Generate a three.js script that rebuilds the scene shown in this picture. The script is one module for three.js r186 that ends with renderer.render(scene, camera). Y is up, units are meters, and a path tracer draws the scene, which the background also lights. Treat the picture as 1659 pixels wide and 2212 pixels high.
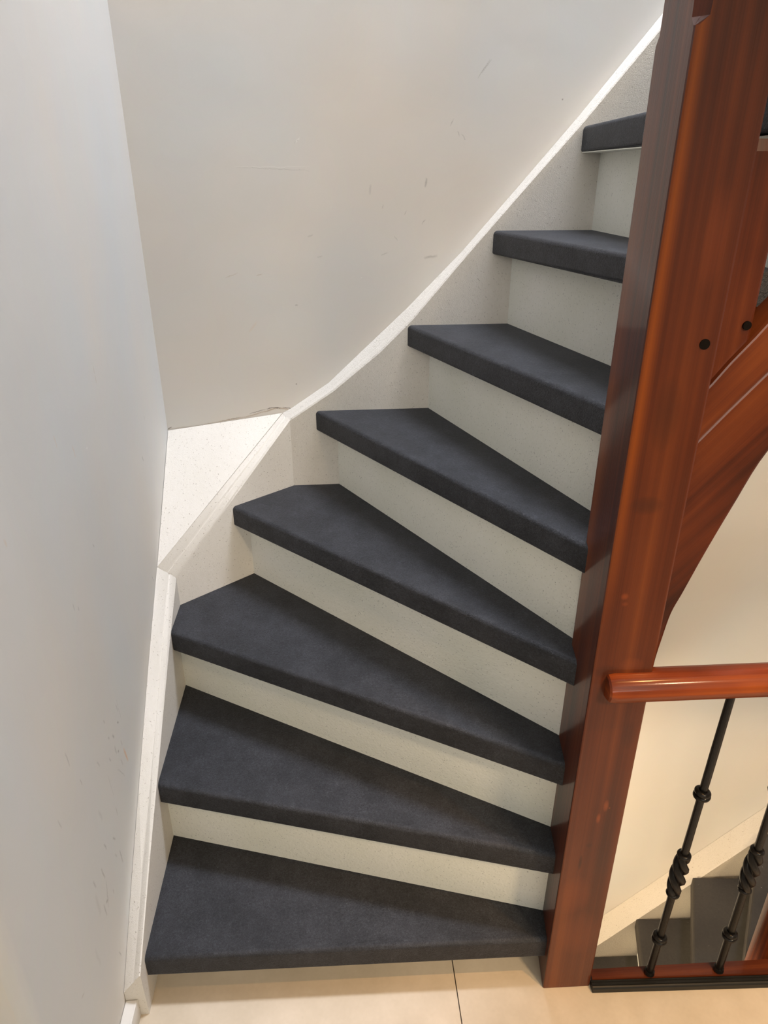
import * as THREE from 'three';
import { mergeGeometries, mergeVertices, toCreasedNormals } from 'three/addons/utils/BufferGeometryUtils.js';
import { RectAreaLightUniformsLib } from 'three/addons/lights/RectAreaLightUniformsLib.js';

RectAreaLightUniformsLib.init();
const scene = new THREE.Scene();

// ------------------------------------------------------------------ camera, lights, exposure
const FOCAL = 1528.58, IMG_H = 2212;                       // focal length in pixels of the 1659 x 2212 frame
const camera = new THREE.PerspectiveCamera(2 * Math.atan(IMG_H / 2 / FOCAL) * 180 / Math.PI, 1659 / 2212, 0.05, 50);
camera.position.set(0.4069, 1.3651, 1.6367);
camera.up.set(0.0303453, 0.90140067, -0.43192128);
camera.lookAt(0.4069 + 0.06025968, 1.3651 - 0.43298409, 1.6367 - 0.89938509);
scene.background = new THREE.Color(0x0c0d0f);

const SKYLIGHT = { x: 1.3, y: 4.58, z: 0.2, w: 1.3, d: 0.34, color: 0xeaf0ff, power: 320 };
const WINDOW = { x: 0.5, y: 1.95, z: 4.15, w: 2.6, h: 1.0, color: 0xfff9ee, power: 11.5 };
const HALL_LAMP = { x: 1.3, y: 2.46, z: 1.4, color: 0xffc07a, power: 14, tx: 1.15, tz: .95, angle: .5, size: 1.2 };
const HALL_LAMP_2 = { x: 1.75, y: 2.46, z: 2.7, color: 0xffe0b6, power: 54, tx: 1.5, ty: -.1, tz: 0, angle: .55, size: 9 };
const LOWER_FILL = { x: 0.2, y: -0.5, z: 0.55, color: 0xffe6c4, power: 21, tx: 1.7, ty: -.45, tz: 0, angle: 1.1, size: 6 };  // added fill spot, aimed sideways to brighten the wall of the lower well
const EXPOSURE = 0.46;

const renderer = new THREE.WebGLRenderer({ antialias: true });
renderer.toneMapping = THREE.LinearToneMapping;
renderer.toneMappingExposure = EXPOSURE;
renderer.shadowMap.enabled = true;
renderer.shadowMap.type = THREE.PCFSoftShadowMap;

// ------------------------------------------------------------------ helpers
function rng(seed) { let a = seed >>> 0; return () => { a = (a + 0x6D2B79F5) | 0; let t = Math.imul(a ^ (a >>> 15), 1 | a); t = (t + Math.imul(t ^ (t >>> 7), 61 | t)) ^ t; return ((t ^ (t >>> 14)) >>> 0) / 4294967296; }; }
const used = {};
function numbered(n) { used[n] = (used[n] || 0) + 1; return used[n] === 1 ? n : n + '_' + String(used[n] - 1).padStart(3, '0'); }
function mesh(name, geo, mat, parent = scene) {
  const m = new THREE.Mesh(geo, mat); m.name = parent === scene ? numbered(name) : partName(parent, name);
  m.castShadow = m.receiveShadow = true; parent.add(m); return m;
}
function partName(p, n) { p.userData_names = p.userData_names || {}; const c = p.userData_names; c[n] = (c[n] || 0) + 1; return c[n] === 1 ? n : n + '_' + String(c[n] - 1).padStart(3, '0'); }
function struct(name, geo, mat) { const m = mesh(name, geo, mat); m.userData.kind = 'structure'; return m; }
function thing(name, label, category, group) {
  const o = new THREE.Group(); o.name = numbered(name); scene.add(o); o.userData = { label, category }; if (group) o.userData.group = group; return o;
}
// box-mapped uv in metres. along: 'x' | 'y' | 'z' = the axis that the texture's v runs along where the face allows
function boxUV(geo, along = 'y', off = [0, 0]) {
  const g = geo.index ? geo.toNonIndexed() : geo, p = g.attributes.position, n = g.attributes.normal || (g.computeVertexNormals(), g.attributes.normal);
  const uv = new Float32Array(p.count * 2), A = new THREE.Vector3(), B = new THREE.Vector3(), C = new THREE.Vector3(), N = new THREE.Vector3();
  const ax = { x: 0, y: 1, z: 2 }[along];
  for (let i = 0; i < p.count; i += 3) {
    A.fromBufferAttribute(p, i); B.fromBufferAttribute(p, i + 1); C.fromBufferAttribute(p, i + 2);
    N.crossVectors(B.clone().sub(A), C.clone().sub(A));
    const a = [Math.abs(N.x), Math.abs(N.y), Math.abs(N.z)]; const k = a[0] > a[1] && a[0] > a[2] ? 0 : a[1] > a[2] ? 1 : 2;
    let axes = [0, 1, 2].filter(q => q !== k); if (axes[0] === ax) axes.reverse();       // v = along
    for (let j = 0; j < 3; j++) {
      const c = [p.getX(i + j), p.getY(i + j), p.getZ(i + j)];
      uv[2 * (i + j)] = c[axes[0]] + off[0]; uv[2 * (i + j) + 1] = c[axes[1]] + off[1];
    }
  }
  g.setAttribute('uv', new THREE.BufferAttribute(uv, 2)); return g;
}
// closed solid from stacked rings of equal length; each ring is an array of [x, y, z]. Ring order: counter-clockwise seen from the last ring's side
function rings(list, crease = 0.7) {
  const n = list[0].length, pos = [];
  const tri = (a, b, c) => pos.push(...a, ...b, ...c);
  for (let k = 0; k + 1 < list.length; k++) for (let i = 0; i < n; i++) {
    const j = (i + 1) % n, a = list[k][i], b = list[k][j], c = list[k + 1][j], d = list[k + 1][i];
    tri(a, b, c); tri(a, c, d);
  }
  const cap = (ring, flip) => {
    // triangulate in the plane of the ring's best axis
    const nv = [0, 0, 0]; for (let i = 0; i < n; i++) { const a = ring[i], b = ring[(i + 1) % n]; nv[0] += (a[1] - b[1]) * (a[2] + b[2]); nv[1] += (a[2] - b[2]) * (a[0] + b[0]); nv[2] += (a[0] - b[0]) * (a[1] + b[1]); }
    const ab = nv.map(Math.abs), k = ab[0] > ab[1] && ab[0] > ab[2] ? 0 : ab[1] > ab[2] ? 1 : 2;
    const u = (k + 1) % 3, v = (k + 2) % 3, s = nv[k] > 0 ? 1 : -1;
    const pts = ring.map(p => new THREE.Vector2(p[u] * s, p[v]));
    for (const f of THREE.ShapeUtils.triangulateShape(pts, [])) {
      const t = f.map(i => ring[i]);
      const e1 = [0, 1, 2].map(q => t[1][q] - t[0][q]), e2 = [0, 1, 2].map(q => t[2][q] - t[0][q]);
      const d = (e1[1] * e2[2] - e1[2] * e2[1]) * nv[0] + (e1[2] * e2[0] - e1[0] * e2[2]) * nv[1] + (e1[0] * e2[1] - e1[1] * e2[0]) * nv[2];
      if ((d > 0) !== flip) tri(t[0], t[1], t[2]); else tri(t[0], t[2], t[1]);
    }
  };
  let g = new THREE.BufferGeometry(); g.setAttribute('position', new THREE.Float32BufferAttribute(pos.slice(), 3)); g = toCreasedNormals(g, crease);
  pos.length = 0; cap(list[0], true); cap(list[list.length - 1], false);
  const c = new THREE.BufferGeometry(); c.setAttribute('position', new THREE.Float32BufferAttribute(pos, 3)); c.computeVertexNormals();
  for (const q of [g, c]) for (const k of Object.keys(q.attributes)) if (k !== 'position' && k !== 'normal') q.deleteAttribute(k);
  return orient(mergeGeometries([g, c]));
}
function orient(g) {       // make the solid's volume positive
  const p = g.attributes.position; let v = 0; const a = new THREE.Vector3(), b = new THREE.Vector3(), c = new THREE.Vector3();
  for (let i = 0; i < p.count; i += 3) { a.fromBufferAttribute(p, i); b.fromBufferAttribute(p, i + 1); c.fromBufferAttribute(p, i + 2); v += a.dot(b.cross(c)); }
  if (v < 0) {
    const n = g.attributes.normal;
    for (let i = 0; i < p.count; i += 3) for (const at of [p, n]) { const t = [at.getX(i + 1), at.getY(i + 1), at.getZ(i + 1)]; at.setXYZ(i + 1, at.getX(i + 2), at.getY(i + 2), at.getZ(i + 2)); at.setXYZ(i + 2, ...t); }
    for (let i = 0; i < n.count; i++) n.setXYZ(i, -n.getX(i), -n.getY(i), -n.getZ(i));
  }
  return g;
}
const box = (x0, x1, y0, y1, z0, z1) => rings([[[x0, y0, z0], [x0, y0, z1], [x1, y0, z1], [x1, y0, z0]], [[x0, y1, z0], [x0, y1, z1], [x1, y1, z1], [x1, y1, z0]]]);
function bevelBox(x0, x1, y0, y1, z0, z1, r) {
  const R = (y, e) => [[x0 + e, y, z0 + e], [x0 + e, y, z1 - e], [x1 - e, y, z1 - e], [x1 - e, y, z0 + e]];
  return rings([R(y0, r), R(y0 + r * .3, r * .3), R(y0 + r, 0), R(y1 - r, 0), R(y1 - r * .3, r * .3), R(y1, r)], 0.5);
}
// plan polygon [[x,z]...] to a slab
const slab = (poly, y0, y1) => rings([poly.map(([x, z]) => [x, y0, z]), poly.map(([x, z]) => [x, y1, z])]);
const lerp = (a, b, t) => a + (b - a) * t;

// ------------------------------------------------------------------ textures
function tileNoise(S, passes, seed) {      // seamless smooth noise 0..1, passes = list of [radius, weight]
  const out = new Float32Array(S * S);
  passes.forEach(([rx, ry, w], q) => {
    const r = rng(seed + q * 77); let a = new Float32Array(S * S); for (let i = 0; i < a.length; i++) a[i] = r();
    for (let it = 0; it < 2; it++) {
      if (rx > 0) { const b = new Float32Array(S * S); for (let y = 0; y < S; y++) { let s = 0; for (let k = -rx; k <= rx; k++) s += a[y * S + ((k + S) % S)]; for (let x = 0; x < S; x++) { b[y * S + x] = s; s += a[y * S + ((x + rx + 1) % S)] - a[y * S + ((x - rx + S) % S)]; } } a = b; }
      if (ry > 0) { const b = new Float32Array(S * S); for (let x = 0; x < S; x++) { let s = 0; for (let k = -ry; k <= ry; k++) s += a[((k + S) % S) * S + x]; for (let y = 0; y < S; y++) { b[y * S + x] = s; s += a[((y + ry + 1) % S) * S + x] - a[((y - ry + S) % S) * S + x]; } } a = b; }
    }
    let m = 0, v = 0; for (const t of a) m += t; m /= a.length; for (const t of a) v += (t - m) ** 2; v = Math.sqrt(v / a.length) || 1;
    for (let i = 0; i < a.length; i++) out[i] += w * (a[i] - m) / v;
  });
  return out;                               // zero mean, unit-ish deviation per weight
}
function dataTex(S, fn, srgb, T = S) {
  const d = new Uint8Array(S * T * 4);
  for (let y = 0; y < T; y++) for (let x = 0; x < S; x++) { const c = fn(x, y, y * S + x), o = (y * S + x) * 4; for (let k = 0; k < 3; k++) d[o + k] = Math.max(0, Math.min(255, c[k])); d[o + 3] = 255; }
  const t = new THREE.DataTexture(d, S, T); t.wrapS = t.wrapT = THREE.RepeatWrapping; t.magFilter = THREE.LinearFilter; t.minFilter = THREE.LinearMipmapLinearFilter; t.generateMipmaps = true;
  if (srgb) t.colorSpace = THREE.SRGBColorSpace; t.needsUpdate = true; return t;
}
const grey = (n, s) => (x, y, i) => { const v = 128 + n[i] * s; return [v, v, v]; };
const rep = (t, u, v = u) => { t.repeat.set(1 / u, 1 / v); return t; };

// granular stone-paint coating: bump (0.26 m tile) and speckled colour (0.5 m tile)
const grainN = tileNoise(1024, [[4, 4, 0.8], [2, 2, 0.35], [14, 14, 0.3]], 11);
const grainBump = rep(dataTex(1024, grey(grainN, 42), false), 0.1);
function speckTex(seed, count, base, dark, warm) {
  const S = 1024, n = tileNoise(S, [[60, 60, 1], [3, 3, 0.4]], seed), r = rng(seed * 3 + 1), m = new Float32Array(S * S);
  for (let k = 0; k < count; k++) {
    const x = Math.floor(r() * S), y = Math.floor(r() * S), L = 1 + Math.floor(r() * 4), a = r() * 3.14, s = 0.25 + 0.75 * r() * r();
    for (let q = 0; q < L; q++) { const X = (x + Math.round(Math.cos(a) * q) + S) % S, Y = (y + Math.round(Math.sin(a) * q) + S) % S; m[Y * S + X] = Math.max(m[Y * S + X], s); if (r() < .5) m[Y * S + (X + 1) % S] = Math.max(m[Y * S + (X + 1) % S], s * .7); }
  }
  return rep(dataTex(S, (x, y, i) => [0, 1, 2].map(c => lerp(base[c] + n[i] * warm[c], dark[c], m[i])), true), 0.6);
}
const riserCol = speckTex(21, 5200, [224, 224, 214], [112, 112, 108], [1.6, 1.4, 2.2]);
const stringCol = speckTex(22, 4200, [214, 209, 200], [120, 114, 104], [2, 2, 2.4]);
const capCol = speckTex(23, 3600, [222, 217, 208], [118, 106, 90], [1.4, 1.4, 1.8]);
const riserBump = rep(dataTex(512, grey(tileNoise(512, [[2, 2, 0.7], [7, 7, 0.5]], 31), 36), false), 0.25);

// anti-slip grit of the treads
const gritN = tileNoise(1024, [[1, 1, 0.8], [3, 3, 0.5], [24, 24, .25]], 41), gritBig = tileNoise(1024, [[70, 70, 1], [20, 20, .4]], 42);
const gritBump = rep(dataTex(1024, grey(gritN, 40), false), 0.25);
const gritCol = (() => { const r = rng(5); return rep(dataTex(1024, (x, y, i) => { let v = gritN[i] * 7 + gritBig[i] * 2.4; if (r() < 0.006) v += 22 + 40 * r(); if (r() < .02) v -= 14; return [40 + v, 41 + v, 45 + v * 1.05]; }, true), 0.34); })();
const gritRough = rep(dataTex(512, (x, y, i) => { const v = 175; return [v, v, v]; }, false), 0.34);

// painted plaster: map carries faint blotches plus the marks of wear that the walls really have
function wallTex(seed, S, T, wm, hm, y0, base, marks) {
  const n = tileNoise(1024, [[110, 110, 1], [36, 36, 0.6]], seed), n2 = tileNoise(1024, [[90, 90, 1], [30, 50, .6]], seed + 9), cov = new Float32Array(S * T), col = new Uint8Array(S * T * 3);
  const r = rng(seed + 3), px = S / wm, py = T / hm;
  const put = (X, Y, c, a) => { X = Math.round(X); Y = Math.round(Y); if (X < 0 || Y < 0 || X >= S || Y >= T) return; const i = Y * S + X; if (a > cov[i]) { cov[i] = a; col.set(c, 3 * i); } };
  for (const m of marks) {                    // [u, y, length, width, angle, colour, opacity]
    const [u, y, L, w0, ang, c, a0] = m, w = w0 < .003 && wm < 1.3 ? w0 * 1.6 : w0, a = wm < 1.3 ? a0 * .8 : a0, nL = Math.max(2, Math.round(L * px * 1.4)), nw = Math.max(1, Math.round(w * px));
    let wob = 0;
    for (let k = 0; k <= nL; k++) {
      const t = k / nL - .5; wob += (r() - .5) * .0006;
      for (let q = -nw; q <= nw; q++) {
        const e = Math.exp(-((q / (nw * .6)) ** 2)) * Math.cos(t * 3.0) ** .5;
        put((u + Math.cos(ang) * t * L - Math.sin(ang) * (q / px * .8 + wob)) * px, (y - y0 + Math.sin(ang) * t * L + Math.cos(ang) * (q / px * .8 + wob)) * py, c, a * e * (0.7 + .3 * r()));
      }
    }
  }
  const t = dataTex(S, (x, y, i) => { const j = ((y * 1024 / T) | 0) * 1024 + ((x * 1024 / S) | 0), v = n[j] * 1.1, w = n2[j] * 1.4; return [0, 1, 2].map(c => lerp(base[c] + v + (c === 0 ? w : c === 2 ? -w : 0), col[3 * i + c], cov[i])); }, true, T);
  t.repeat.set(1 / wm, 1 / hm); t.offset.set(0, -y0 / hm); return t;
}
const plasterBump = rep(dataTex(1024, grey(tileNoise(1024, [[30, 30, 1], [9, 9, 0.35], [2, 2, .12]], 51), 34), false), 0.8);
const D = [128, 124, 120], G = [150, 146, 140], LT = [236, 234, 230], OR = [214, 172, 138], BK = [52, 42, 34], TN = [170, 152, 132];
const leftMarks = [
  [0.631, 0.404, .04, .005, 1.35, OR, 1.1], [0.667, .482, .012, .0022, 1.2, D, .55], [.687, .496, .008, .003, 1, D, .5], [.636, .485, .007, .002, .8, BK, .5], [.670, .453, .02, .004, 1.5, G, .5],
  [.742, .274, .035, .0016, 1.5, D, .5], [.828, .276, .012, .005, .5, D, .55], [.822, .285, .05, .0014, 1.9, D, .5], [.818, .330, .03, .0016, 1.4, D, .45], [.853, .350, .02, .0016, 1.4, D, .4],
  [.746, .497, .018, .0012, 1.2, G, .5], [.691, .535, .012, .003, 1, G, .4], [.838, .598, .03, .001, 1.45, D, .45], [.816, .53, .015, .001, 1.3, G, .5], [.902, .541, .02, .001, 1.4, D, .35],
  [.707, .773, .014, .001, 1.5, D, .4], [.692, .761, .008, .001, 1.3, D, .5], [.629, .511, .02, .001, 1.4, D, .4], [.83, .14, .02, .001, 1.3, D, .5], [.967, .256, .012, .002, .3, G, .4], [.841, .271, .03, .0018, 1.5, D, .45],
  [.3025, .581, .02, .001, 1.2, D, .5], [.585, .813, .009, .0012, .9, G, .6], [.851, .96, .012, .004, 1.4, OR, .3], [.432, 1.066, .014, .003, 1.5, TN, .35], [.432, 1.05, .014, .003, 1.5, TN, .4], [.531, .9635, .006, .003, 0, LT, .9],
  [.646, 1.016, .02, .003, 1.4, OR, .28], [.586, .979, .022, .002, 1.4, OR, .32], [.668, .396, .05, .001, 1.0, G, .4], [.72, .418, .06, .0008, 1.5, G, .35], [.79, .358, .02, .0016, 1.3, D, .45], [.752, .332, .016, .002, 1.1, D, .5],
  [.64, .44, .015, .003, 1.3, G, .4], [.655, .41, .02, .003, 1.3, G, .4], [.7, .46, .012, .0016, 1.1, D, .4], [.72, .36, .02, .003, 1.5, G, .4], [.76, .30, .015, .003, 1.2, G, .4], [.78, .42, .03, .006, 1.4, G, .22], [.86, .31, .05, .008, 1.5, G, .2], [.9, .24, .05, .006, 1.5, G, .15],
  [.62, .50, .05, .0007, 1.5, D, .35], [.80, .26, .012, .0015, 1.5, D, .4], [.66, .44, .006, .0025, 0, BK, .4], [.235, .83, .012, .0012, 1.4, BK, .45], [.18, .9, .01, .001, 1.4, D, .4],
];
const backMarks = [
  [.286, 1.374, .155, .0011, -.015, LT, .55], [.286, 1.3715, .15, .0008, -.02, G, .3], [.34, 1.424, .014, .0022, .8, LT, .8], [.338, 1.4225, .012, .0012, .8, G, .5], [.6065, 1.3444, .018, .0035, 1.5, D, .5], [.6215, 1.195, .03, .004, .15, D, .4],
  [.683, 1.43, .014, .0013, -1, D, .45], [.673, 1.436, .01, .001, -1.2, G, .5], [.6576, 1.457, .014, .001, 1.2, G, .5], [.5637, 1.2856, .008, .0012, 1, D, .4], [.604, 1.267, .012, .0014, .9, D, .45], [.5146, 1.298, .008, .001, 1.3, G, .5],
  [.5185, 1.2013, .016, .002, .2, G, .35], [.489, 1.331, .02, .003, 1.4, G, .3], [.32, 1.0952, .006, .0016, .2, D, .5], [.243, 1.1617, .014, .0014, .3, TN, .5], [.1826, 1.1605, .03, .0012, .35, TN, .45], [.358, 1.24, .012, .002, .2, G, .35], [.376, 1.198, .012, .002, .2, G, .3],
  [.72, 1.551, .04, .0012, .9, G, .5], [.725, 1.556, .03, .001, .9, G, .4], [.31, .915, .003, .002, 0, BK, .6], [.887, 1.499, .003, .002, 0, BK, .5], [.467, 1.153, .003, .0012, 1, LT, .8], [.544, 1.2345, .012, .001, -.8, D, .4], [.22, 1.05, .03, .004, .9, OR, .18],
  // torn plaster edge over the corner panel
  [.03, .8165, .07, .0012, .12, TN, .7], [.09, .8235, .07, .0014, .17, TN, .8], [.15, .8325, .07, .0018, .19, TN, .85], [.205, .844, .06, .0024, .24, TN, .9], [.245, .8535, .04, .003, .2, TN, .9], [.275, .856, .03, .003, -.1, TN, .8],
  [.245, .8572, .018, .0013, .1, BK, .9], [.262, .858, .02, .0018, -.1, BK, .95], [.285, .8575, .02, .0012, -.2, BK, .8], [.215, .8498, .04, .0008, .25, BK, .6], [.15, .8355, .05, .0006, .2, BK, .45], [.004, .814, .014, .0014, .5, BK, .8],
  // chipped plaster along the string
  [.455, .9655, .06, .003, .75, TN, .75], [.478, .99, .04, .004, .8, TN, .8], [.499, 1.008, .012, .0024, .5, BK, .75], [.488, 1.002, .02, .0012, .95, BK, .4], [.44, .95, .03, .001, .75, BK, .4],
];
const leftTex = wallTex(61, 1152, 1856, 1.15, 1.86, 0, [213, 211, 206], leftMarks);
const backTex = wallTex(62, 1408, 1152, 1.5, 1.2, 0.7, [213, 209, 203], backMarks);
const plainTex = wallTex(63, 512, 512, 1.6, 1.6, 0, [213, 210, 204], []);

// varnished red-brown wood; v runs along the grain
function woodTex(seed, base, hi, lo, extra) {
  const S = 1024, T = 2048, r = rng(seed);
  const fine = tileNoise(1024, [[1, 90, 1], [0, 40, .5]], seed), mid = tileNoise(1024, [[9, 200, 1]], seed + 1), big = tileNoise(1024, [[60, 110, 1], [26, 60, .5]], seed + 2), fig = tileNoise(1024, [[50, 14, 1]], seed + 3);
  return dataTex(S, (x, y, i) => {
    const j = ((y >> 1) & 1023) * 1024 + x, yy = ((y >> 1) + Math.round(big[j] * 6)) & 1023, jj = yy * 1024 + x;
    let v = fine[jj] * .05 + mid[jj] * .13 + big[j] * .30 + fig[j] * .06;
    const c = [0, 1, 2].map(k => v > 0 ? lerp(base[k], hi[k], Math.min(1, v)) : lerp(base[k], lo[k], Math.min(1, -v)));
    return extra ? extra(x / S, y / T, c) : c;
  }, true, T);
}
const knot = (u, v, U, V, ru, rv) => ((u - U) / ru) ** 2 + ((v - V) / rv) ** 2;
// post: u = 0..0.30 m (front face 0..0.09, left face 0.12..0.26), v = 0..2.8 m
const postMarks = [[.056, .457, .005, .014, 1], [.047, .43, .004, .012, 1], [.028, .845, .006, .006, 1], [.062, .452, .002, .002, 1], [.030, .833, .005, .004, .6], [.03, .33, .003, .02, -1], [.04, .37, .006, .006, -.5], [.055, .73, .02, .014, .5], [.02, .72, .02, .012, -.6], [.07, .60, .012, .03, -.5], [.036, .98, .024, .014, -.6], [.04, 1.1, .02, .05, -.5], [.06, 1.3, .015, .06, .4], [.03, .25, .03, .05, .4], [.05, .15, .04, .06, .35]];
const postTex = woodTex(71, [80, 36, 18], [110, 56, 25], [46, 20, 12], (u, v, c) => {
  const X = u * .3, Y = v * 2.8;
  let e = 0; if (X < .03) e = Math.max(0, 1 - Math.abs(X - .007) / .012) * Math.min(1, Math.max(0, (Y - .75) / .3)) * .7;   // lighter orange band along the edge
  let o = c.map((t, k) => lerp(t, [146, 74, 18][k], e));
  for (const [U, V, ru, rv, s] of postMarks) { const q = knot(X, Y, U, V, ru, rv); if (q < 1) o = o.map((t, k) => lerp(t, s > 0 ? [150, 76, 38][k] : [44, 22, 16][k], (1 - q) * Math.abs(s) * .55)); }
  return o;
});
const woodA = rep(woodTex(72, [80, 35, 17], [108, 54, 24], [46, 20, 12]), 0.32, 0.9);
const railTex = rep(woodTex(73, [124, 54, 20], [158, 80, 26], [82, 33, 14]), 0.22, 0.8);
const woodBump = rep(dataTex(1024, grey(tileNoise(1024, [[1, 60, .8], [5, 5, .35], [30, 80, .8]], 81), 26), false), 0.3, 0.9);
const floorTexN = tileNoise(1024, [[40, 40, 1], [12, 12, .5], [2, 2, .25]], 91);
const floorTex = rep(dataTex(1024, (x, y, i) => { const v = floorTexN[i] * 3; return [208 + v, 194 + v, 172 + v * 1.1]; }, true), 0.9);
const lowTreadCol = (() => { const r = rng(8), n = tileNoise(512, [[30, 30, 1], [1, 1, .5]], 93), f = new Float32Array(512 * 512); for (let k = 0; k < 34; k++) { const x = 2 + Math.floor(r() * 508), y = 2 + Math.floor(r() * 508), s = .4 + .6 * r(); f[y * 512 + x] = s; if (r() < .6) f[y * 512 + x + 1] = s * .8; if (r() < .3) f[(y + 1) * 512 + x] = s; } return rep(dataTex(512, (x, y, i) => [0, 1, 2].map(c => lerp([44, 40, 34][c] + n[i] * 3, 235, f[i])), true), 0.7); })();

// ------------------------------------------------------------------ materials
const std = (o) => new THREE.MeshStandardMaterial(o), phy = (o) => new THREE.MeshPhysicalMaterial(o);
const mLeft = std({ map: leftTex, bumpMap: plasterBump, bumpScale: .0005, roughness: .75 });
const mBack = std({ map: backTex, bumpMap: plasterBump, bumpScale: .0005, roughness: .75 });
const mPlain = std({ map: plainTex, bumpMap: plasterBump, bumpScale: .0004, roughness: .8 });
const mLowerWall = std({ map: plainTex, roughness: .8 });
const mCeil = std({ color: 0xe4e2dc, roughness: .9 });
const mRiser = std({ map: riserCol, bumpMap: riserBump, bumpScale: .0005, roughness: .6 });
const mString = std({ map: stringCol, bumpMap: grainBump, bumpScale: .0008, roughness: .75 });
const mCap = std({ map: capCol, bumpMap: grainBump, bumpScale: .00035, roughness: .65 });
const mTread = phy({ map: gritCol, bumpMap: gritBump, bumpScale: .0008, roughness: .62, specularIntensity: .8, sheen: 0.25, sheenColor: new THREE.Color(0x8a93a6), sheenRoughness: .5 });
const varnish = { clearcoat: .42, clearcoatRoughness: .12, roughness: .5, specularIntensity: .25, bumpMap: woodBump, bumpScale: .0003 };
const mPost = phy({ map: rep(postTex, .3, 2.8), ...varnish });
const mWood = phy({ map: woodA, ...varnish });
const mRail = phy({ map: railTex, ...varnish, clearcoatRoughness: .16 });
const mPeg = phy({ color: 0x0e0906, roughness: .8, specularIntensity: .2, clearcoat: 0 });
const mIron = phy({ color: 0x0d0b0a, roughness: .45, specularIntensity: .3, clearcoat: .35, clearcoatRoughness: .2, bumpMap: riserBump, bumpScale: .0006 });
const mRubber = phy({ color: 0x14130f, roughness: .5, specularIntensity: .5, clearcoat: .12, clearcoatRoughness: .3 });
const mTile = phy({ map: floorTex, roughness: .38, clearcoat: .25, clearcoatRoughness: .3 });
const mGrout = std({ color: 0x6d6257, roughness: .95 });
const mBase = std({ color: 0xdcd8d0, roughness: .5 });
const mLowTread = phy({ map: lowTreadCol, roughness: .55 });
const mLowString = std({ map: capCol, color: 0xd8d4cc, bumpMap: grainBump, bumpScale: .0012, roughness: .7 });

// ------------------------------------------------------------------ setting
const KB = -0.0182, wz = x => KB * x;                      // the back wall runs very slightly out of square
// back wall: from below the lower flight to the top of the stairwell
{
  const W = pts => rings([pts.map(([x, y]) => [x, y, wz(x) - .2]), pts.map(([x, y]) => [x, y, wz(x)])]);
  struct('wall_back', boxUV(W([[-.25, -2.6], [1.2, -2.6], [1.2, 1.5], [3.2, 1.5], [3.2, 4.72], [-.25, 4.72]])), mBack);
  struct('wall_back_lower', boxUV(W([[1.2, -2.6], [3.2, -2.6], [3.2, 1.5], [1.2, 1.5]])), mPlain);
}
{ // left wall with a rounded outer corner towards the hall
  const p = [[-1.9, wz(-.2) + .0], [0, 0]]; p[0] = [-1.9, 0];
  for (let k = 0; k <= 10; k++) { const a = k / 10 * Math.PI / 2; p.push([-.038 + .038 * Math.cos(a), 1.066 + .038 * Math.sin(a)]); }
  p.push([-1.9, 1.104]);
  struct('wall_left', boxUV(slab(p, -.1, 4.72)), mLeft);
}
struct('wall_right', boxUV(slab([[3.2, -.3], [3.2, 4.3], [3.4, 4.3], [3.4, -.3]], -2.6, 4.72)), mPlain);
struct('wall_hall_left', boxUV(slab([[-2.1, 1.1], [-2.1, 4.3], [-1.9, 4.3], [-1.9, 1.1]], -.1, 2.7)), mPlain);
// front wall of the hall in four pieces round the window
const wx0 = WINDOW.x - WINDOW.w / 2, wx1 = WINDOW.x + WINDOW.w / 2, wy0 = WINDOW.y - WINDOW.h / 2, wy1 = WINDOW.y + WINDOW.h / 2;
struct('wall_front', boxUV(mergeGeometries([box(-1.9, wx0, -.1, 2.5, 4.2, 4.4), box(wx1, 3.2, -.1, 2.5, 4.2, 4.4), box(wx0, wx1, -.1, wy0, 4.2, 4.4), box(wx0, wx1, wy1, 2.5, 4.2, 4.4)])), mPlain);
struct('ceiling', boxUV(box(-2.1, 3.4, 2.5, 2.7, .92, 4.4)), mCeil);
struct('wall_upper', boxUV(box(0, 3.2, 2.7, 4.6, .92, 1.04)), mPlain);
{ // stairwell ceiling with the opening of the roof light
  const a = SKYLIGHT.x - SKYLIGHT.w / 2, b = SKYLIGHT.x + SKYLIGHT.w / 2, c = SKYLIGHT.z - SKYLIGHT.d / 2, d = SKYLIGHT.z + SKYLIGHT.d / 2;
  struct('ceiling_stairwell', boxUV(mergeGeometries([box(-.1, a, 4.6, 4.72, -.25, 1.04), box(b, 3.4, 4.6, 4.72, -.25, 1.04), box(a, b, 4.6, 4.72, -.25, c), box(a, b, 4.6, 4.72, d, 1.04)])), mCeil);
}
// lower storey
struct('floor_lower', boxUV(box(-.3, 3.4, -2.7, -2.6, -.3, 4.4)), mTile);
struct('wall_lower_left', boxUV(box(-.5, -.3, -2.6, -.1, -.3, 4.4)), mLowerWall);
struct('wall_lower_front', boxUV(box(-.5, 3.4, -2.6, -.25, 4.2, 4.4)), mLowerWall);
struct('ceiling_lower', boxUV(mergeGeometries([box(-.3, 3.2, -.25, -.022, .862, 4.3), box(-1.95, -.3, -.25, -.022, 1.0, 4.3), box(-.3, .80, -.25, -.022, -.02, .80)])), mCeil);
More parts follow.
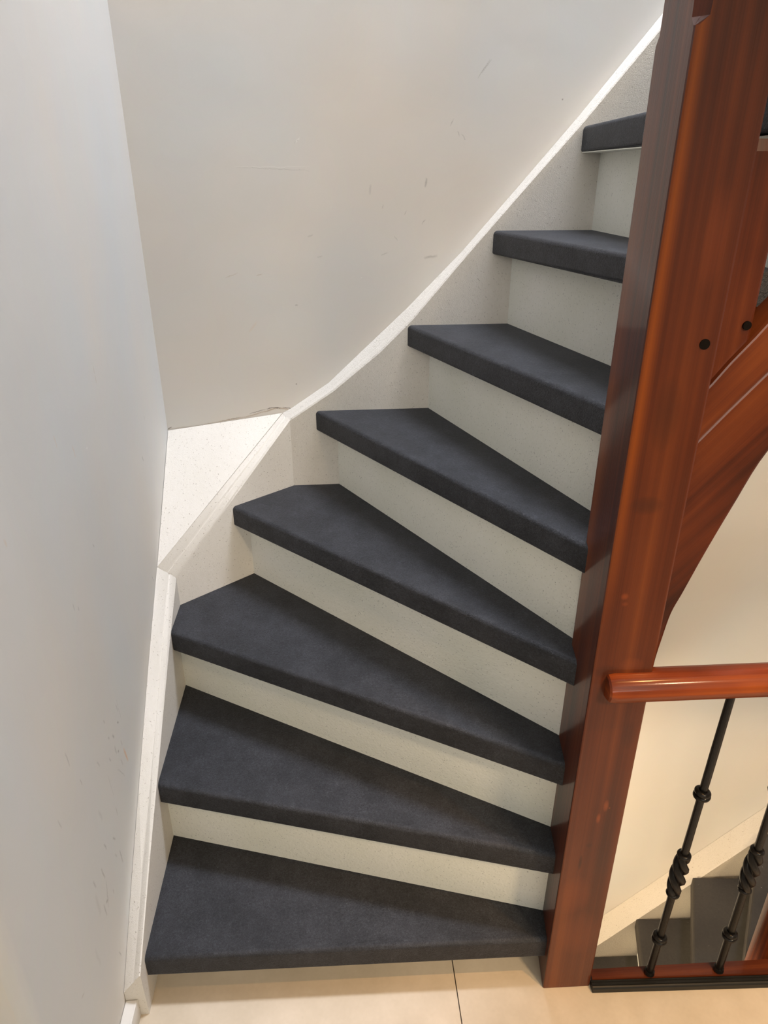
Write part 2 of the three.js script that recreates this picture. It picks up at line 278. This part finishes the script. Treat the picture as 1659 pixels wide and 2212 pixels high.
// tiled floor: grout bed with tiles of its own
const floor = struct('floor', boxUV(mergeGeometries([box(-1.9, 3.2, -.021, -.0045, .88, 4.2), box(0, .80, -.021, -.0045, 0, .88)])), mGrout);
{
  const xs = [-1.9, -.619, -.0075 + 0.0005, .5935, 1.2, 1.806, 2.412, 3.2], zs = [.0, .872, 1.478, 2.084, 2.69, 3.296, 4.2], g = .0009;
  // the tile under the post is cut round the stair opening
  mesh('tile', boxUV(slab([[.5944, .3], [.8418, .3], [.8418, .866], [1.199, .8745], [1.199, 1.477], [.5944, 1.477]], -.0045, 0)), mTile, floor);
  // joints seen in the photograph: one at x = 0.593 running away from the camera
  for (let i = 0; i + 1 < xs.length; i++) for (let k = 0; k + 1 < zs.length; k++) {
    let x0 = xs[i], x1 = xs[i + 1], z0 = zs[k], z1 = zs[k + 1];
    if (k === 0) { if (x0 < -.01 || x0 > .5) continue; x0 = Math.max(x0, .001); z1 = 1.478; }
    if (k === 1 && x0 > -.01 && x0 < .6) continue;
    
    if (z1 <= 1.11 && x0 < -.01) continue;
    if (x1 < 0 && k === 1) { z0 = 1.105; }
    if (k === 1 && x0 > .6) z0 = .884;
    mesh('tile', boxUV(bevelBox(x0 + g, x1 - g, -.0045, 0, z0 + g, z1 - g, .0008)), mTile, floor);
  }
}
struct('baseboard_left', boxUV(mergeGeometries([bevelBox(.0005, .021, 0, .046, .8535, 1.07, .002), bevelBox(-1.9, .015, 0, .046, 1.1045, 1.125, .002)])), mBase);

// roof light and hall window: glazed openings that give the cool daylight
{
  const s = SKYLIGHT, t = thing('roof_light', 'frosted roof light above the staircase', 'window');
  t.userData = { kind: 'structure' }; t.name = 'window_1'; t.position.set(s.x, 0, s.z);
  mesh('window_frame', mergeGeometries([box(-s.w / 2, s.w / 2, 4.6, 4.7, -s.d / 2, -s.d / 2 + .03), box(-s.w / 2, s.w / 2, 4.6, 4.7, s.d / 2 - .03, s.d / 2), box(-s.w / 2, -s.w / 2 + .03, 4.6, 4.7, -s.d / 2 + .03, s.d / 2 - .03), box(s.w / 2 - .03, s.w / 2, 4.6, 4.7, -s.d / 2 + .03, s.d / 2 - .03)]), mBase, t);
  mesh('pane', box(-s.w / 2 + .03, s.w / 2 - .03, 4.64, 4.66, -s.d / 2 + .03, s.d / 2 - .03), std({ color: 0xffffff, emissive: s.color, emissiveIntensity: 1.5, roughness: .4 }), t);
  const l = new THREE.RectAreaLight(s.color, s.power, s.w - .08, s.d - .08); l.position.set(0, 4.6, 0); l.rotation.x = -Math.PI / 2; t.add(l);
}
{
  const s = WINDOW, t = thing('hall_window', '', ''); t.userData = { kind: 'structure' }; t.name = 'window_2'; t.position.set(s.x, s.y, 0);
  const a = s.w / 2, b = s.h / 2;
  mesh('window_frame', mergeGeometries([box(-a, a, b - .06, b, 4.2, 4.3), box(-a, a, -b, -b + .06, 4.2, 4.3), box(-a, -a + .06, -b + .06, b - .06, 4.2, 4.3), box(a - .06, a, -b + .06, b - .06, 4.2, 4.3), box(-.03, .03, -b + .06, b - .06, 4.2, 4.3)]), mBase, t);
  for (const q of [-1, 1]) mesh('pane', box(q > 0 ? .03 : -a + .06, q > 0 ? a - .06 : -.03, -b + .06, b - .06, 4.24, 4.26), std({ color: 0xffffff, emissive: s.color, emissiveIntensity: 1.2, roughness: .4 }), t);
  const l = new THREE.RectAreaLight(s.color, s.power, s.w - .15, s.h - .15); l.position.set(0, 0, 4.19); l.rotation.y = 0; t.add(l);
}
function downlight(o, label, spread) {
  const t = thing('spot_lamp', label, 'lamp'); t.position.set(o.x, o.y, o.z);
  const pts = [[.0, .04], [.055, .04], [.055, .006], [.06, 0], [.048, .002], [.044, .02], [0, .022]].map(q => new THREE.Vector2(...q));
  mesh('housing', new THREE.LatheGeometry(pts, 32), mBase, t);
  mesh('bulb', new THREE.CylinderGeometry(.04, .04, .004, 24).translate(0, .014, 0), std({ color: 0xffffff, emissive: o.color, emissiveIntensity: 4 }), t);
  const l = new THREE.SpotLight(o.color, o.power, 0, o.angle, .9, 2); l.position.set(0, -.02, 0); l.target.position.set(o.tx - o.x, (o.ty || 0) - o.y, o.tz - o.z); l.castShadow = true; l.shadow.radius = o.size; l.shadow.mapSize.set(1024, 1024); t.add(l, l.target);
}
downlight(HALL_LAMP, 'small round warm downlight in the hall ceiling beside the staircase');
downlight(HALL_LAMP_2, 'small round warm downlight in the hall ceiling farther from the staircase');
downlight(LOWER_FILL, 'added warm fill spot brightening the wall beside the lower flight');  // unseen, added only to light the lower wall

// ------------------------------------------------------------------ the winding staircase
const S0 = .0351, H = [0, .1103, .2937, .4781, .6716, .8596, 1.0542, 1.251, 1.4499, 1.640, 1.830], TH = .048;
const sbz = x => .035 + KB * x;                            // face of the string on the back wall
const A = [S0, .2492], B = [.2929, sbz(.2929)];            // ends of the corner string's face in plan
const onDiag = u => [lerp(A[0], B[0], u), lerp(A[1], B[1], u)];
const px = (y, z) => .7527 + .0075 * y + .1292 * (.8578 - z);
const stair = thing('winding_staircase', 'winding staircase with charcoal anti-slip treads and speckled white risers turning round the wooden post', 'staircase');
// outline in plan, starting with the two ends of the nosing (left, right), then right-back ... left side
function tread(n, front, rest, opt = {}) {
  const poly = [...front, ...rest], nf = front.length, top = opt.top || (() => H[n]), th = opt.th || (() => TH);
  const dx = front[nf - 1][0] - front[0][0], dz = front[nf - 1][1] - front[0][1], L = Math.hypot(dx, dz);
  const nx = dz / L, nz = -dx / L;                          // inward normal is away from the climber
  const c = poly.reduce((s, p) => [s[0] + p[0] / poly.length, s[1] + p[1] / poly.length], [0, 0]);
  const sg = ((c[0] - front[0][0]) * nx + (c[1] - front[0][1]) * nz) > 0 ? 1 : -1;
  const ring = (f, inset) => poly.map(([x, z], i) => { const k = i < nf ? inset : 0, T = top(x, z), t = th(x, z); const y = f(T, t); return [x + nx * sg * k, y, z + nz * sg * k]; });
  const r = .0085, L2 = [];
  L2.push(ring((T, t) => T - t, .004), ring((T, t) => T - t + .0012, .0012), ring((T, t) => T - t + .004, 0));
  for (let k = 0; k <= 7; k++) { const a = k / 7 * Math.PI / 2; L2.push(ring(T => T - r + r * Math.sin(a), r * (1 - Math.cos(a)))); }
  mesh('tread', boxUV(rings(L2, .15), 'y'), mTread, stair);
}
const inS = .006;                                           // housed a little into the strings and the post
const R1 = [px(.11, .8384), .8384], R2 = [px(.29, .8099), .8099], R3 = [px(.48, .7841), .7841], R4 = [px(.67, .7631), .7631], R5 = [px(.86, .7309), .7309];
const dn = [-.6475 * inS, -.7626 * inS], add = (p, q) => [p[0] + q[0], p[1] + q[1]];
tread(1, [[S0 - inS, .8238], R1], [[.775, .745], [S0 - inS, .54]]);
tread(2, [[S0 - inS, .5991], R2], [[.778, .716], [S0 - inS, .276]]);
tread(3, [[S0 - inS, .3523], R3], [[.782, .685], add(onDiag(.66), dn), add(A, dn)]);
tread(4, [add(onDiag(.4742), dn), R4], [[.786, .66], [.43, sbz(.43) - inS], add(B, dn)]);
tread(5, [[.3508, sbz(.35) - inS], R5], [[.83, .72], [.875, .72], [.645, sbz(.645) - inS]]);
tread(6, [[.5672, sbz(.567) - inS], [.8001, .6498], [.8465, .775]], [[.96, .775], [.93, .5], [.915, .4164], [.825, sbz(.825) - inS]], { top: () => 1.0542 - .0004, th: x => .0475 });
tread(7, [[.7517, sbz(.752) - inS], [.8425, .55], [.881, .775]], [[1.01, .775], [1.02, .3], [1.0, sbz(1) - inS]], { top: (x, z) => 1.251 + .0044 * Math.min(1, z / .55), th: (x, z) => .048 - .0075 * Math.min(1, z / .55) });
tread(8, [[.9268, sbz(.927) - inS], [.9162, .3602], [.904, .775]], [[1.2, .775], [1.2, sbz(1.2) - inS]], { top: (x, z) => 1.4499 + .0036 * Math.min(1, z / .36) });
tread(9, [[1.102, sbz(1.102) - inS], [1.085, .775]], [[1.32, .775], [1.32, sbz(1.32) - inS]]);
tread(10, [[1.277, sbz(1.277) - inS], [1.262, .775]], [[1.5, .775], [1.5, sbz(1.5) - inS]]);
// risers: front line in plan, set back 18 mm
function riser(n, line) {
  const y0 = H[n - 1] - .004, y1 = H[n] - TH + .003, b = [];
  for (let i = 0; i < line.length; i++) { const p = line[Math.max(0, i - 1)], q = line[Math.min(line.length - 1, i + 1)]; let nx = q[1] - p[1], nz = -(q[0] - p[0]); const L = Math.hypot(nx, nz); b.push([line[i][0] + nx / L * .018, line[i][1] + nz / L * .018]); }
  mesh('riser', boxUV(slab([...line, ...b.reverse()], y0, y1)), mRiser, stair);
}
riser(1, [[S0 - inS, .755], [.770, .762]]);
riser(2, [[S0 - inS, .5635 - .0017], [.7756, .7850]]);
riser(3, [[S0 - inS, .3024 - .003], [.7794, .7552]]);
riser(4, [add(onDiag(.5961), dn), [.7837, .7234]]);
riser(5, [[.4036 - .003, sbz(.4) - inS], [.7869, .7077]]);
riser(6, [[.6207 - .002, sbz(.62) - inS], [.8178, .6053], [.86, .73]]);
riser(7, [[.7975 - .0015, sbz(.8) - inS], [.8922, .4164], [.925, .775]]);
riser(8, [[.9691, sbz(.969) - inS], [.955, .775]]);

{ // white painted soffit of the overhang, seen from below on the topmost tread
  mesh('tread_soffit', boxUV(slab([[.9295, sbz(.93) - .003], [.906, .775], [.975, .775], [.985, sbz(.98) - .003]], H[8] - TH - .0012, H[8] - TH + .0005)), mRiser, stair);
}
riser(9, [[1.142, sbz(1.142) - inS], [1.128, .775]]);
riser(10, [[1.317, sbz(1.317) - inS], [1.302, .775]]);
// strings: plates with a moulded cap of two strips and a groove
function plate(inner, outer, bottom, wallOf, faceOf) {      // bottom: height of the lower edge, or its depth under the top edge when negative
  // inner / outer: matched polylines of top edge [s, y] ; faceOf(s), wallOf(s) -> [x, z]
  const n = inner.length, pos = [], P = (s, y, f) => { const q = f(s); return [q[0], y, q[1]]; };
  const secs = inner.map((p, i) => {
    const o = outer[i], bot = bottom < 0 ? p[1] + bottom : bottom, F = t => { const a = P(p[0], p[1], faceOf), b = P(o[0], o[1], wallOf); return a.map((v, k) => lerp(v, b[k], t)); };
    const dn = (v, d) => [v[0], v[1] - d, v[2]];
    return [P(p[0], bot, faceOf), dn(F(0), .003), F(.07), F(.33), dn(F(.37), .0013), dn(F(.42), .0013), dn(F(.46), .0006), dn(F(1), .0006), P(o[0], bot, wallOf)];
  });
  return rings(secs, .4);
}
const LI = [[.853, .113], [.71, .226], [.56, .333], [.40, .450], [.2463, .553]], LO = [[.853, .068], [.737, .179], [.6, .300], [.44, .440], [.262, .5865]];
mesh('wall_string', boxUV(plate(LI, LO, 0.0, s => [.0006, s], s => [S0, s])), mCap, stair);
const BI = [[.2915, .8395], [.3195, .8575], [.3971, .9083], [.5053, .9954], [.5786, 1.0667], [.698, 1.2049], [.8103, 1.331], [.9232, 1.4557], [1.0628, 1.6209], [1.25, 1.842], [1.55, 2.197]];
const BO = [[.2735, .8465], [.296, .8582], [.3866, .9177], [.486, 1.0092], [.5713, 1.0873], [.6935, 1.2093], [.8175, 1.3484], [.9249, 1.4703], [1.0733, 1.648], [1.25, 1.857], [1.55, 2.212]];
mesh('wall_string', boxUV(plate(BI, BO, -.34, s => [s, wz(s) + .0006], s => [s, sbz(s)]), 'x'), mString, stair);
{ // corner string: top edge from the left string to the back string, and the sloping triangular panel behind it
  const n = 5, secs = [];
  const oL = [.0, .5865, .2620], oR = [.2735, .8465, .0], iL = [A[0], .553, A[1]], iR = [B[0], .8412, B[1]];
  for (let k = 0; k <= n; k++) {
    const t = k / n, i = [0, 1, 2].map(q => lerp(iL[q], iR[q], t)), o = [0, 1, 2].map(q => lerp(oL[q], oR[q], t));
    const F = (f, d = 0) => { const v = i.map((a, q) => lerp(a, o[q], f)); v[1] -= d; return v; };
    secs.push([[i[0], .3, i[2]], F(0, .003), F(.1), F(.42), F(.47, .003), F(.53, .003), F(.6, .0004), F(.97, .0004), F(1, .0025), [o[0] + .001, .3, o[2] + .001]]);
  }
  mesh('corner_string', boxUV(rings(secs, .4)), mCap, stair);
  const T = [[.001, .8105, .001], [.001, .5862, .2612], [.2728, .8460, -.0039]];
  mesh('corner_panel', boxUV(rings([T.map(p => [p[0], p[1] - .02, p[2]]), T])), mCap, stair);
}
// carved wooden inner string of the upper flight, with its swept lower edge, and the upright board over it
const zI = .815;
{
  const low = [[.8651, .6874], [.8664, .7155], [.8704, .7547], [.8760, .7951], [.8861, .8266], [.9057, .8895], [.9315, .9646], [.9592, 1.0377], [1.03, 1.142], [1.20, 1.345], [1.60, 1.815]];
  const mid = [[.852, 1.046], [.8649, 1.0615], [.8940, 1.0980], [.9332, 1.1449], [1.06, 1.295], [1.25, 1.52], [1.60, 1.93]];
  const top = [[.852, 1.118], [.8633, 1.1328], [.8812, 1.1582], [.9046, 1.1873], [.9184, 1.2061], [1.08, 1.40], [1.60, 2.02]];
  const smooth = (pts, n) => { const c = new THREE.CatmullRomCurve3(pts.map(p => new THREE.Vector3(p[0], p[1], 0)), false, 'centripetal'); return c.getPoints(n).map(p => [p.x, p.y]); };
  const ext = (poly, z0, z1, r) => { const f = (z, e) => poly.map(([x, y], i) => { const a = poly[(i + poly.length - 1) % poly.length], b = poly[(i + 1) % poly.length]; let nx = b[1] - a[1], ny = -(b[0] - a[0]); const L = Math.hypot(nx, ny) || 1; return [x - nx / L * e, y - ny / L * e, z]; }); return rings([f(z0, 0), f(z1 - r, 0), f(z1 - r * .3, r * .3), f(z1, r)], .5); };
  const lowS = smooth(low, 44);
  const g1 = ext([[.84, .65], ...lowS, ...mid.slice().reverse(), [.84, 1.03]], zI - .045, zI, .004);
  const g2 = ext([...mid, ...top.slice().reverse()], zI - .045, zI + .004, .003);
  g1.applyMatrix4(new THREE.Matrix4()); 
  const rot = (g, seed) => { // grain runs up the slope
    const q = g.attributes.position, uv = new Float32Array(q.count * 2), c = Math.cos(.86), s = Math.sin(.86);
    for (let i = 0; i < q.count; i++) { const x = q.getX(i), y = q.getY(i); uv[2 * i] = -s * x + c * y + q.getZ(i) + seed; uv[2 * i + 1] = c * x + s * y + seed; } g.setAttribute('uv', new THREE.BufferAttribute(uv, 2)); return g;
  };
  mesh('inner_string', rot(g1, .1), mWood, stair);
  mesh('string_capping', rot(g2, .37), mWood, stair);
  const b = rings([1.08, 1.2, 1.385, 1.397].map((y, k) => { const e = k === 3 ? .003 : 0, x = .9035 + .004 * (y - 1.2), q = .004; return [[.83, y, .774 + e], [.83, y, .812 - e], [x - q, y, .812 - e], [x - q * .3, y, .812 - q * .3 - e], [x - e, y, .812 - q], [x - e, y, .774 + e]]; }), .2);
  mesh('upright_board', boxUV(b, 'y', [.21, .3]), mWood, stair);
  const peg = new THREE.CylinderGeometry(.0052, .0052, .003, 20).rotateX(Math.PI / 2);
  mesh('peg', peg.clone().translate(.895, 1.2, .813), mPeg, stair);
}

// ------------------------------------------------------------------ the tall newel post
{
  const t = thing('newel_post', 'tall square red-brown varnished wooden post rising from the floor beside the stair treads', 'post');
  const base = [[.7527, .8578], [.8411, .8594], [.8527, .722], [.7703, .7216]];
  const lean = (p, y) => [p[0] + .0075 * y, y, p[1] - .0155 * y];
  const ring = (y, c, cs) => {
    const out = [];
    for (let i = 0; i < 4; i++) {
      const p = base[i], a = base[(i + 3) % 4], b = base[(i + 1) % 4], k = cs && (i === 0 || i === 3) ? cs : c;
      const la = Math.hypot(a[0] - p[0], a[1] - p[1]), lb = Math.hypot(b[0] - p[0], b[1] - p[1]);
      const pa = [lerp(p[0], a[0], k / la), lerp(p[1], a[1], k / la)], pb = [lerp(p[0], b[0], k / lb), lerp(p[1], b[1], k / lb)];
      const mdl = [(pa[0] + pb[0]) / 2 + (p[0] - (pa[0] + pb[0]) / 2) * .35, (pa[1] + pb[1]) / 2 + (p[1] - (pa[1] + pb[1]) / 2) * .35];
      out.push(lean(pa, y), lean(k > .006 ? [(pa[0] + pb[0]) / 2, (pa[1] + pb[1]) / 2] : mdl, y), lean(pb, y));
    }
    return out;
  };
  const g = rings([ring(.0005, .0028), ring(.4, .0026), ring(.9, .003), ring(1.3, .0034), ring(1.490, .0034), ring(1.494, .0034, .0045), ring(1.502, .0034, .0135), ring(1.516, .0034, .0145), ring(2.495, .0034, .0145)], .2);
  const q = g.attributes.position, nn = g.attributes.normal, uv = new Float32Array(q.count * 2);
  for (let i = 0; i < q.count; i++) {
    const x = q.getX(i), y = q.getY(i), z = q.getZ(i), front = nn.getZ(i) > .85;
    uv[2 * i] = front ? x - .0075 * y - .7527 : Math.abs(nn.getX(i)) > .5 ? .12 + (.8578 - .0155 * y - z) : .02 + x - .75; uv[2 * i + 1] = y;
  }
  g.setAttribute('uv', new THREE.BufferAttribute(uv, 2));
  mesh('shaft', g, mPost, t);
  const peg = new THREE.CylinderGeometry(.0062, .0062, .003, 20).rotateX(Math.PI / 2);
  mesh('peg', peg.translate(.8327, 1.1849, .8402), mPeg, t);
}

// ------------------------------------------------------------------ balustrade: sill, rail, iron balusters
{
  const t = thing('balustrade', 'low balustrade with round wooden handrail on black iron balusters beside the post', 'railing');
  // sill
  { const P = (y, e) => [[.846, y, .836 + e], [.846, y, .8555 - e], [3.19, y, .945 - e], [3.19, y, .868 + e]]; mesh('sill', boxUV(rings([P(-.2, 0), P(.011, 0), P(.014, .0015)], .2), 'x', [.02, .1]), mWood, t); }
  // handrail: round top, flatter underside, end let into the post
  const prof = []; const rx = .026, ry = .0238;
  for (let k = 0; k < 28; k++) { const a = k / 28 * 2 * Math.PI; let y = Math.sin(a) * ry, z = Math.cos(a) * rx; if (y < -.015) y = -.015 - (-.015 - y) * .35; prof.push([z, y]); }
  const zc = .846, yc = .694;
  const secs = [[.7795, .82], [.782, .93], [.79, 1], [.95, 1], [1.5, 1], [3.19, 1]].map(([x, s]) => prof.map(([z, y]) => [x, yc + y * s - .004 * (x - .78) + (s < 1 ? .0 : 0), zc + z * s + .003 * (x - .78)]));
  mesh('handrail', boxUV(rings(secs, .6), 'x', [.05, .1]), mRail, t);
  // one baluster, then a copy
  const bar = new THREE.CylinderGeometry(.0062, .0066, .66, 14, 12); { const p = bar.attributes.position, r = rng(3); for (let i = 0; i < p.count; i++) { p.setX(i, p.getX(i) * (1 + .05 * Math.sin(p.getY(i) * 90))); } }
  bar.translate(0, .345, 0); bar.computeVertexNormals();
  const mk = () => {
    const b = mesh('baluster', bar, mIron, t);
    const tor = new THREE.TorusGeometry(.0088, .0048, 12, 22).rotateX(Math.PI / 2);
    const tw = mergeGeometries([tor.clone().rotateZ(.1).translate(0, -.0035, 0), tor.clone().scale(.96, 1, .96).rotateZ(-.16).translate(0, .0035, 0)]);
    mesh('collar', tw.clone().translate(0, .118, 0), mIron, b); mesh('collar', tw.clone().translate(0, .474, 0), mIron, b);
    // twisted basket: four rods wound round each other and bulging, closed by a ring at each end
    const parts = [], y0 = .238, y1 = .334, hL = y1 - y0;
    for (let k = 0; k < 3; k++) {
      const pts = []; for (let q = 0; q <= 26; q++) { const u = q / 26, a = u * 2 * Math.PI * 1.15 + k * 2 * Math.PI / 3, R = .0032 + .0052 * Math.sin(Math.PI * u) ** .6; pts.push(new THREE.Vector3(Math.cos(a) * R, y0 + u * hL, Math.sin(a) * R)); }
      parts.push(new THREE.TubeGeometry(new THREE.CatmullRomCurve3(pts), 40, .0064, 9).toNonIndexed());
    }
    for (const y of [y0, y1]) parts.push(new THREE.TorusGeometry(.0075, .0042, 10, 20).rotateX(Math.PI / 2).translate(0, y, 0).toNonIndexed());
    mesh('twisted_basket', mergeGeometries(parts), mIron, b);
    mesh('foot_collar', new THREE.CylinderGeometry(.0085, .0095, .008, 16).translate(0, .0205, 0), mIron, b);
    return b;
  };
  const b1 = mk(); b1.position.set(.9545, 0, .8525); b1.rotation.z = -.024;
  const b2 = b1.clone(); b2.name = 'baluster_001'; b2.position.set(1.0865, .0, .856); b2.rotation.z = -.008; b2.rotation.y = .9; b2.scale.y = 1.004; t.add(b2);
  for (const [i, x] of [[2, 1.36], [3, 1.50], [4, 1.64]]) { const c = b1.clone(); c.name = 'baluster_00' + i; c.position.set(x, 0, .8525 + .025 * (x - .95)); c.rotation.z = 0; t.add(c); }
}
{ // round post at the right, mostly outside the frame
  const t = thing('round_post', 'round orange-brown wooden post at the right edge standing on the sill', 'post');
  const pr = [[0, -.60], [.034, -.60], [.036, -.1], [.036, .95], [.03, 1.0], [.04, 1.03], [.045, 1.06], [.035, 1.095], [0, 1.105]].map(p => new THREE.Vector2(...p));
  mesh('shaft', new THREE.LatheGeometry(pr, 32), mRail, t); t.position.set(1.242, 0, .79);
}
{ // black rubber edging along the landing
  const t = thing('edge_strip', 'black ribbed stair-edge strip on the floor along the wooden sill', 'edging');
  const prof = [[.8562, .0005], [.8562, .0125], [.8578, .0142], [.8602, .0142], [.8608, .0130], [.8616, .0130], [.8622, .0142], [.8662, .0142], [.8668, .0128], [.8676, .0128], [.8682, .0138], [.8705, .0128], [.8722, .0105], [.8724, .0005]];
  const g = rings([[.842, 0], [3.19, .094]].map(([x, d]) => prof.map(([z, y]) => [x, y, z + d])), .15);
  mesh('strip', boxUV(g), mRubber, t);
}

// ------------------------------------------------------------------ the lower flight
{
  const t = thing('lower_staircase', 'lower flight of dark stairs with white speckled string seen through the balustrade', 'staircase');
  const ys = [-1.239, -1.045, -.845, -.648, -.45], th = .045, z0 = x => wz(x) + .075;
  const nos = [[[1.17, .05], [1.07, .76]], [[1.417, .049], [1.2166, .76]], [[1.5876, .046], [1.2497, .76]], [[1.7813, .0426], [1.2995, .76]], [[1.99, .039], [1.36, .76]], [[2.2, .036], [1.45, .76]]];
  const N = (a, d) => { const dx = a[1][0] - a[0][0], dz = a[1][1] - a[0][1], L = Math.hypot(dx, dz); return [[a[0][0] + dz / L * d, a[0][1] - dx / L * d], [a[1][0] + dz / L * d, a[1][1] - dx / L * d]]; };
  for (let i = 0; i < 5; i++) {
    const f = nos[i], b = N(nos[i + 1], .05), y = ys[i];
    const e = N(f, .003), R = (p, q, yy) => [p[0], p[1], q[1], q[0]].map(([x, z]) => [x, yy, z]);
    mesh('tread', boxUV(rings([R(f, b, y - th), R(f, b, y - .005), R(N(f, .0015), b, y - .0015), R(N(f, .006), b, y)], .6)), mLowTread, t);
    if (i) { const a = N(f, .03), c = N(f, .05); mesh('riser', boxUV(slab([a[0], a[1], c[1], c[0]], ys[i - 1] - .002, y - th + .002)), mRiser, t); }
  }
  const L = [[.9, -1.567], [1.302, -1.165], [1.776, -.687], [2.4, -.07]], O = [[.9, -1.563], [1.40, -1.061], [1.754, -.711], [2.4, -.065]].map(([x, y]) => [x, y]);
  const top = x => -1.165 + (x - 1.302) * 1.0084, secs = [.85, 1.2, 1.6, 2.0, 2.35].map(x => { const f = [x, top(x), z0(x)], w = [x, top(x) + .012, wz(x) + .001]; return [[x, top(x) - .36, z0(x)], [f[0], f[1] - .003, f[2]], [f[0], f[1], f[2] - .004], w, [x, top(x) - .36, wz(x) + .001]]; });
  mesh('wall_string', boxUV(rings(secs, .5), 'x'), mLowString, t);
}

renderer.setSize(1659, 2212);
renderer.render(scene, camera);
